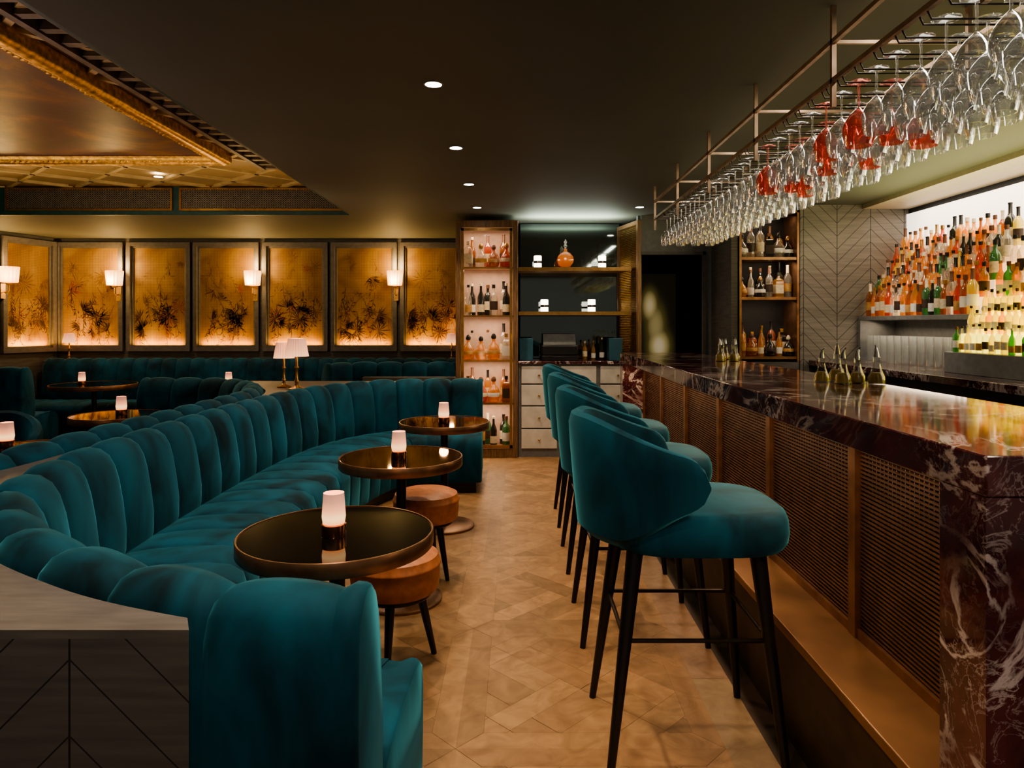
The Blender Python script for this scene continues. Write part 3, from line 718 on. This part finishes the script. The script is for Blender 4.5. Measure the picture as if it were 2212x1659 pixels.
def bottle(x,y,z,col,group,s=1.,types=(0,1,2,3,4)):
    t=R.choice(types); key=(t,col,R.randrange(3))
    if key not in BM:
        a0=pi/4 if t==2 else 0
        BM[key]=MB().lathe(bprof(t),seg=4 if t==2 else 16,a0=a0).mesh('liquor_bottle',[BG[col],R.choice(labs),R.choice(caps)])
    o=bpy.data.objects.new('liquor_bottle',BM[key]); C.objects.link(o); o.location=(x,y,z); o.rotation_euler=(0,0,R.uniform(-.25,.25)); o.scale=(s,)*3
    shp=['slim round','tall long-necked','square','squat rounded','tapered'][t]
    o['label']=f'{shp} {col} glass liquor bottle with paper label'; o['category']='bottle'; o['group']=group
def brow(x0,y0,x1,y1,z,sp,pal,group,s=1.,types=(0,1,2,3,4)):
    L_=math.hypot(x1-x0,y1-y0); n=int(L_/sp)+1
    for i in range(n):
        t=i/max(1,n-1); bottle(x0+(x1-x0)*t,y0+(y1-y0)*t,z,R.choice(pal),group,s*R.uniform(.9,1.06),types)
mix=['amber','amber','amber','amber','dark amber','dark amber','clear','clear','clear','clear','green','red','black','yellow','black']
bb=thing('back_bar_counter','dark marble-topped back bar counter with cupboards','counter',(0,0,0))
MB().box(2.67,3.59,1.0,6.28,.97,1.02).obj('worktop',marblem,bb,bevel=.004)
MB().box(2.72,3.59,1.0,6.28,0,.97).obj('cabinet_body',blackwood,bb,smooth=False)
du=thing('bottle_display','stepped backlit bottle display on grey base units','shelving',(0,0,0))
m=MB().box(3.13,3.57,4.74,6.29,1.385,1.42); m.obj('shelf_top',cupm,du,bevel=.003)
m=MB().box(3.13,3.57,4.72,4.76,1.02,1.385); m.box(3.13,3.57,6.25,6.29,1.02,1.385); m.box(3.45,3.57,4.76,6.25,1.02,1.385); m.obj('niche_body',cupm,du,smooth=False)
for k in range(1,5):
    MB().box(3.16+.08*k,3.57,4.76,6.27,1.42+.12*(k-1),1.42+.12*k).obj('step',stepw,du,smooth=False)
for k in range(5):
    brow(3.195+.08*k,6.2,3.195+.08*k,4.80,1.42+.12*k,.074,mix,'bottles on the stepped display',.95,(0,1,4))
MB().box(2.93,3.57,2.4,4.7,1.02,1.16).obj('base_unit',cupm,du,smooth=False,bevel=.003)
for k in range(1,6):
    MB().box(2.94+.1*k,3.57,2.4,4.69,1.16+.125*(k-1),1.16+.125*k).obj('step',stepy if k<4 else stepw,du,smooth=False)
for k in range(6):
    pal=['yellow','yellow','yellow','clear','clear','green'] if k==0 else (['yellow','yellow','yellow','amber'] if k<3 else mix)
    brow(2.985+.1*k,4.65,2.985+.1*k,3.2+.2*min(k,3),1.16+.125*k,.058 if k<3 else .072,pal,'bottles on the stepped display',.62 if k<3 else (.8 if k<4 else 1.),(0,4))
o=MB().box(3.575,3.598,1.2,6.29,1.42,2.36).obj('backlit_wall_panel',whitew,smooth=False); o['label']='glowing white backlit wall panel behind bottles'; o['category']='light panel'
struct(MB().box(3.17,3.6,1.0,6.29,2.41,2.46),'trim_6',[soff])
light('AREA',(3.40,3.8,2.385),16,(1,.86,.66),.2,(0,math.radians(-10),0),4.6)
light('AREA',(3.08,3.8,2.0),20,(.92,.92,.42),.25,(0,math.radians(150),0),4.0)
light('AREA',(3.25,5.5,1.375),4,WARM2,.15,(0,math.radians(15),0),1.4)
light('SPOT',(2.2,5.0,2.40),30,(1,.86,.68),.05,(math.radians(35),0,math.radians(-75)),spot=75,blend=.9)
tum=MB().lathe([(0,0),(.03,0),(.037,.12),(.035,.12),(.029,.006),(0,.006)],seg=18).mesh('tumbler',[tumg])
for i in range(13):
    for j in range(3):
        o=bpy.data.objects.new('tumbler',tum); C.objects.link(o); o.location=(3.18+.1*j,4.84+i*.11,1.02); o['label']='clear straight-sided glass tumbler in grey niche'; o['category']='glass'; o['group']='tumblers in the display niche'; o.scale=(1.,1.,1.9)
sh=thing('bottle_shelving','bronze-framed shelving unit set into end wall','shelving',(0,0,0))
m=MB().box(2.04,2.59,6.62,6.66,1.0,2.40); m.obj('back_panel',darkwall,sh,smooth=False)
m=MB().box(2.04,2.06,6.30,6.62,1.0,2.40); m.box(2.572,2.592,6.30,6.62,1.0,2.40); m.box(2.04,2.59,6.30,6.62,2.38,2.40); m.obj('frame',bronze,sh,smooth=False)
for z in (1.05,1.60,1.97): MB().box(2.06,2.572,6.31,6.62,z-.025,z).obj('shelf',bronze,sh,smooth=False)
MB().box(2.04,2.59,6.30,6.62,0,1.0).obj('base_cabinet',greyw,sh,smooth=False)
brow(2.10,6.42,2.53,6.42,1.97,.085,['black','green','clear','dark amber','black'],'bottles in the wall shelving'); brow(2.13,6.54,2.5,6.54,1.97,.09,['black','amber'],'bottles in the wall shelving')
brow(2.10,6.42,2.53,6.42,1.60,.085,['clear','clear','black','amber','green'],'bottles in the wall shelving',.9); brow(2.13,6.54,2.5,6.54,1.60,.09,['amber','black'],'bottles in the wall shelving')
brow(2.10,6.40,2.53,6.40,1.05,.08,['amber','black','dark amber'],'bottles in the wall shelving',.9); brow(2.13,6.5,2.5,6.5,1.05,.085,['red','amber','black'],'bottles in the wall shelving')
for z in (2.36,1.93,1.56): light('AREA',(2.31,6.36,z),1.2,WARM2,.45,(math.radians(15),0,0),.05)
light('SPOT',(2.3,5.2,2.42),34,(1,.85,.65),.05,(math.radians(52),0,math.radians(-40)),spot=80,blend=.9)  # added spot without a fixture, brightens the chevron end wall
# ---------------------------------------------------------------- display cabinet
dc=thing('display_cabinet','tall bronze and glass display cabinet of lit bottles','cabinet',(0,0,0))
cx0,cx1,cy0,cy1=-.635,-.005,6.9,7.25
m=MB()
for x in (cx0,cx1-.05):
    m.box(x,x+.05,cy0,cy0+.05,.0,2.40); m.box(x,x+.05,cy1-.05,cy1,0,2.40)
m.box(cx0+.05,cx1-.05,cy0,cy0+.05,2.33,2.40); m.box(cx0+.05,cx1-.05,cy0,cy0+.05,0,.09); m.box(cx0,cx1,cy0+.05,cy1-.05,2.37,2.40); m.box(cx0,cx1,cy0+.05,cy1-.05,0,.09)
m.obj('frame',walnut,dc,smooth=False,bevel=.004)
MB().box(cx0+.05,cx1-.05,cy1-.03,cy1-.01,.09,2.37).obj('back_panel',cabback,dc,smooth=False)
m=MB(); m.box(cx1-.02,cx1-.01,cy0+.05,cy1-.05,.09,2.37); m.obj('side_panel',walnut,dc,smooth=False)
m=MB(); m.box(cx0+.01,cx0+.016,cy0+.05,cy1-.05,.09,2.37); m.obj('side_glass',pane,dc,smooth=False)
d=MB(); a,b=cx0+.055,cx1-.055
d.box(a,a+.028,cy0-.012,cy0+.01,.1,2.32); d.box(b-.028,b,cy0-.012,cy0+.01,.1,2.32); d.box(a,b,cy0-.012,cy0+.01,2.292,2.32); d.box(a,b,cy0-.012,cy0+.01,.1,.128)
dd=d.obj('door',brass,dc,smooth=False); MB().box(a+.028,b-.028,cy0-.003,cy0+.001,.128,2.292).obj('glass_pane',pane,dd,smooth=False)
MB().tube([(b-.012,cy0-.03,1.1),(b-.012,cy0-.03,1.25)],.006).obj('handle',brass,dd)
palc=[['red','dark amber','clear'],['clear','clear','amber','black'],['amber','clear','clear'],['red','dark amber','amber'],['black','green','dark amber']]
for i,z in enumerate((1.93,1.44,.985,.55,.10)):
    MB().box(cx0+.03,cx1-.03,cy0+.03,cy1-.04,z-.018,z).obj('shelf',brass if i<4 else walnut,dc,smooth=False)
    brow(cx0+.12,cy0+.11,cx1-.12,cy0+.11,z,.125,palc[i],'bottles in the display cabinet',1.12,(2,3) if i in (0,2,3) else (0,2,4))
    brow(cx0+.15,cy0+.24,cx1-.15,cy0+.24,z,.12,palc[i],'bottles in the display cabinet',1.1,(0,1,4))
for z in (2.32,1.90,1.41,.955,.52): light('AREA',(-.32,7.02,z),2.6,(1,.74,.52),.45,(0,0,0),.12)
# ---------------------------------------------------------------- nook
nk=thing('back_counter','grey lacquered drawer counter with dark marble top','counter',(0,0,0))
MB().box(.0,1.20,6.9,7.49,.945,.975).obj('worktop',marblem,nk,bevel=.003)
MB().box(.0,1.2,6.94,7.49,0,.945).obj('body',cupm,nk,smooth=False)
zz=[.08,.29,.52,.74,.93]
for cx in (.03,.43,.83):
    for i in range(4):
        dr=MB().box(cx,cx+.36,6.918,6.94,zz[i]+.008,zz[i+1]-.008).obj('drawer',drawerm,nk,smooth=False,bevel=.004)
        MB().lathe([(0,-.012),(.01,-.01),(.012,0),(.006,.006),(0,.006)],cx+.18,6.905,(zz[i]+zz[i+1])/2,seg=12).obj('knob',brass,dr)
o=MB().box(.02,1.10,7.44,7.46,.98,2.44).obj('wall_mirror',mirror,smooth=False); o['label']='large smoked mirror above drawer counter'; o['category']='mirror'
for z in (1.93,1.475):
    m=MB().box(-.0,1.16,7.012,7.42,z-.03,z); m.box(-.0,1.16,7.0,7.012,z-.034,z+.004,1)
    o=m.obj('wall_shelf',[walnut,brass],smooth=False); o['label']='dark wooden shelf with brass edge across mirror nook'; o['category']='shelf'; o['group']='nook shelves'
sc=thing('perforated_screen','bronze-framed perforated metal side screen beside doorway','screen',(1.22,6.88,0),math.atan2(.55,-.13))
L_=.565; m=MB().box(0,.04,-.02,.02,.98,2.40); m.box(L_-.04,L_,-.02,.02,.98,2.40); m.box(.04,L_-.04,-.02,.02,2.36,2.40); m.box(.04,L_-.04,-.02,.02,.98,1.02); m.obj('frame',walnut,sc,smooth=False)
g=MB()
for i in range(int((L_-.08)/.018)): g.box(.04+i*.018,.047+i*.018,-.003,.003,1.02,2.36)
for i in range(int(1.34/.018)): g.box(.04,L_-.04,-.002,.002,1.02+i*.018,1.027+i*.018)
g.obj('perforated_panel',brass,sc,smooth=False)
de=thing('crystal_decanter','round cognac decanter with ornate crystal stopper on shelf','decanter',(.49,7.12,1.93))
MB().lathe([(0,0),(.035,0),(.03,.008),(.05,.02),(.078,.06),(.085,.09),(.078,.125),(.05,.16),(.02,.175),(.016,.2),(.022,.205),(0,.206)],seg=32,sy=.5,rib=.03,nr=16).obj('body',glassy('cognac_glass',(.95,.34,.08),.6,.1,.4),de)
m=MB()
for z,r in ((.215,.012),(.235,.022),(.258,.014),(.275,.02),(.298,.009)): m.lathe([(0,-r),(r*.8,-r*.5),(r,0),(r*.8,r*.5),(0,r)],0,0,z,seg=10)
m.obj('stopper',clearg,de)
light('POINT',(.49,6.95,2.05),.6,WARM2,.03)
la=thing('glowing_lantern','small white glass lantern with dark band, lit','lantern',group='small lanterns on the nook shelves')
MB().lathe([(0,0),(.036,0),(.04,.005),(.04,.05),(.0,.051)],seg=28).obj('base_glass',lampw,la)
MB().lathe([(0,.051),(.0415,.051),(.0415,.075),(0,.076)],seg=28).obj('band',capb,la)
MB().lathe([(0,.076),(.04,.077),(.04,.125),(.036,.13),(0,.13)],seg=28).obj('top_glass',lampw,la)
ls_=[(.20,7.1,1.93),(.87,7.1,1.93),(.27,7.1,1.475),(.76,7.1,1.475)]
la.location=ls_[0]
for p in ls_[1:]: clone(la,p)
for p in ls_: light('POINT',(p[0],p[1]-.12,p[2]+.1),.7,WARM2,.03)
pr=thing('receipt_printer','black countertop printer on drawer counter','printer',(.43,7.15,.975))
MB().box(-.19,.19,-.13,.13,.05,.16).obj('body',blackstuff,pr,bevel=.015); MB().prism([(-.19,-.13),(.19,-.13),(.19,.12),(-.19,.12)],0,.05).obj('paper_tray',capb,pr,bevel=.006)
m=MB(); m.poly([(-.17,-.02,.16),(.17,-.02,.16),(.17,.1,.27),(-.17,.1,.27)]); m.poly([(-.17,.1,.265),(.17,.1,.265),(.17,.0,.16),(-.17,.0,.16)]); m.obj('lid',cupm,pr,smooth=False)
for x in (.08,1.0):
    o=MB().box(-.07,.07,-.1,.1,0,.23).obj('storage_box',bluebox,loc=(x,7.12,.975),bevel=.006); o['label']='blue leatherette storage box on counter'; o['category']='box'; o['group']='blue boxes on counter'
brow(.70,7.2,.88,7.2,.975,.07,['black','amber','clear'],'bottles on the nook counter',.75,(0,4))
light('AREA',(.55,7.0,2.28),15,(.84,1,.84),.9,(math.radians(180),0,0),.12)
light('SPOT',(.5,5.6,2.42),26,(1,.86,.7),.05,(math.radians(42),0,0),spot=60,blend=.9)
# ---------------------------------------------------------------- downlights and added fill lamps
dl=thing('ceiling_downlight','small round recessed ceiling downlight, lit','downlight',(0,0,0),group='recessed ceiling downlights')
MB().lathe([(.038,0),(.046,0),(.046,-.003),(.038,-.003),(.038,0)],seg=32,cap=False).obj('trim_ring',cupm,dl)
MB().lathe([(0,0),(.038,0),(.038,-.002),(0,-.002)],seg=32).obj('lens',discw,dl)
pos=[(-.39,3.13,CZ),(-.39,4.26,CZ),(-.39,5.37,CZ),(-.39,6.44,CZ),(-.39,2.0,CZ),(-.39,.87,CZ),(1.14,6.42,CZ),(-3.35,6.35,TZ-.028),(1.3,1.0,CZ)]
dl.location=pos[0]
for p in pos[1:]: clone(dl,p)
for p in pos:
    light('SPOT',(p[0],p[1],p[2]-.03),60 if p[0]<0 else 22,(1,.76,.50),.035,(0,0,0),spot=105,blend=.9)
for x,y in ((.5,1.6),(.5,2.9),(.5,4.3)): light('SPOT',(x,y,2.42),20,(1,.76,.50),.05,spot=80,blend=.8)
for x,y in ((-1.4,2.1),(-1.4,3.6),(-1.4,5.0)): light('SPOT',(x,y,2.42),34,(1,.88,.74),.06,spot=100,blend=.9)
for x,y in ((-3.2,3.4),(-4.2,5.0),(-3.,7.6),(-4.8,7.7),(-1.3,7.6)): light('SPOT',(x,y,2.40),46 if x<-2 else 20,(1,.82,.62),.06,spot=110,blend=.9)
light('SPOT',(-.1,.15,2.4),38,(1,.86,.7),.08,(math.radians(28),0,math.radians(20)),spot=90,blend=.9)
light('SPOT',(1.2,.3,2.4),48,(1,.84,.68),.08,(math.radians(30),0,math.radians(-10)),spot=90,blend=.9)  # added spot without a fixture, lights the near marble end of the bar
for x,y in ((-3.0,2.6),(-3.4,4.2)): light('AREA',(x,y,1.15),8,(1,.74,.66),.5,(pi,0,0))
light('AREA',(-3.4,5.7,2.0),10,(1,.80,.50),3.0,(math.radians(140),0,0),.15)  # unseen uplight added to brighten the tray fascia and vent grilles
w=bpy.data.worlds.new('world'); bpy.context.scene.world=w; w.use_nodes=True
bg=w.node_tree.nodes['Background']; bg.inputs[0].default_value=(1,.88,.78,1); bg.inputs[1].default_value=.15
try:
    vs=bpy.context.scene.view_settings; vs.view_transform='AgX'; vs.look='AgX - Medium High Contrast'; vs.exposure=.25
except Exception as e: print(e)
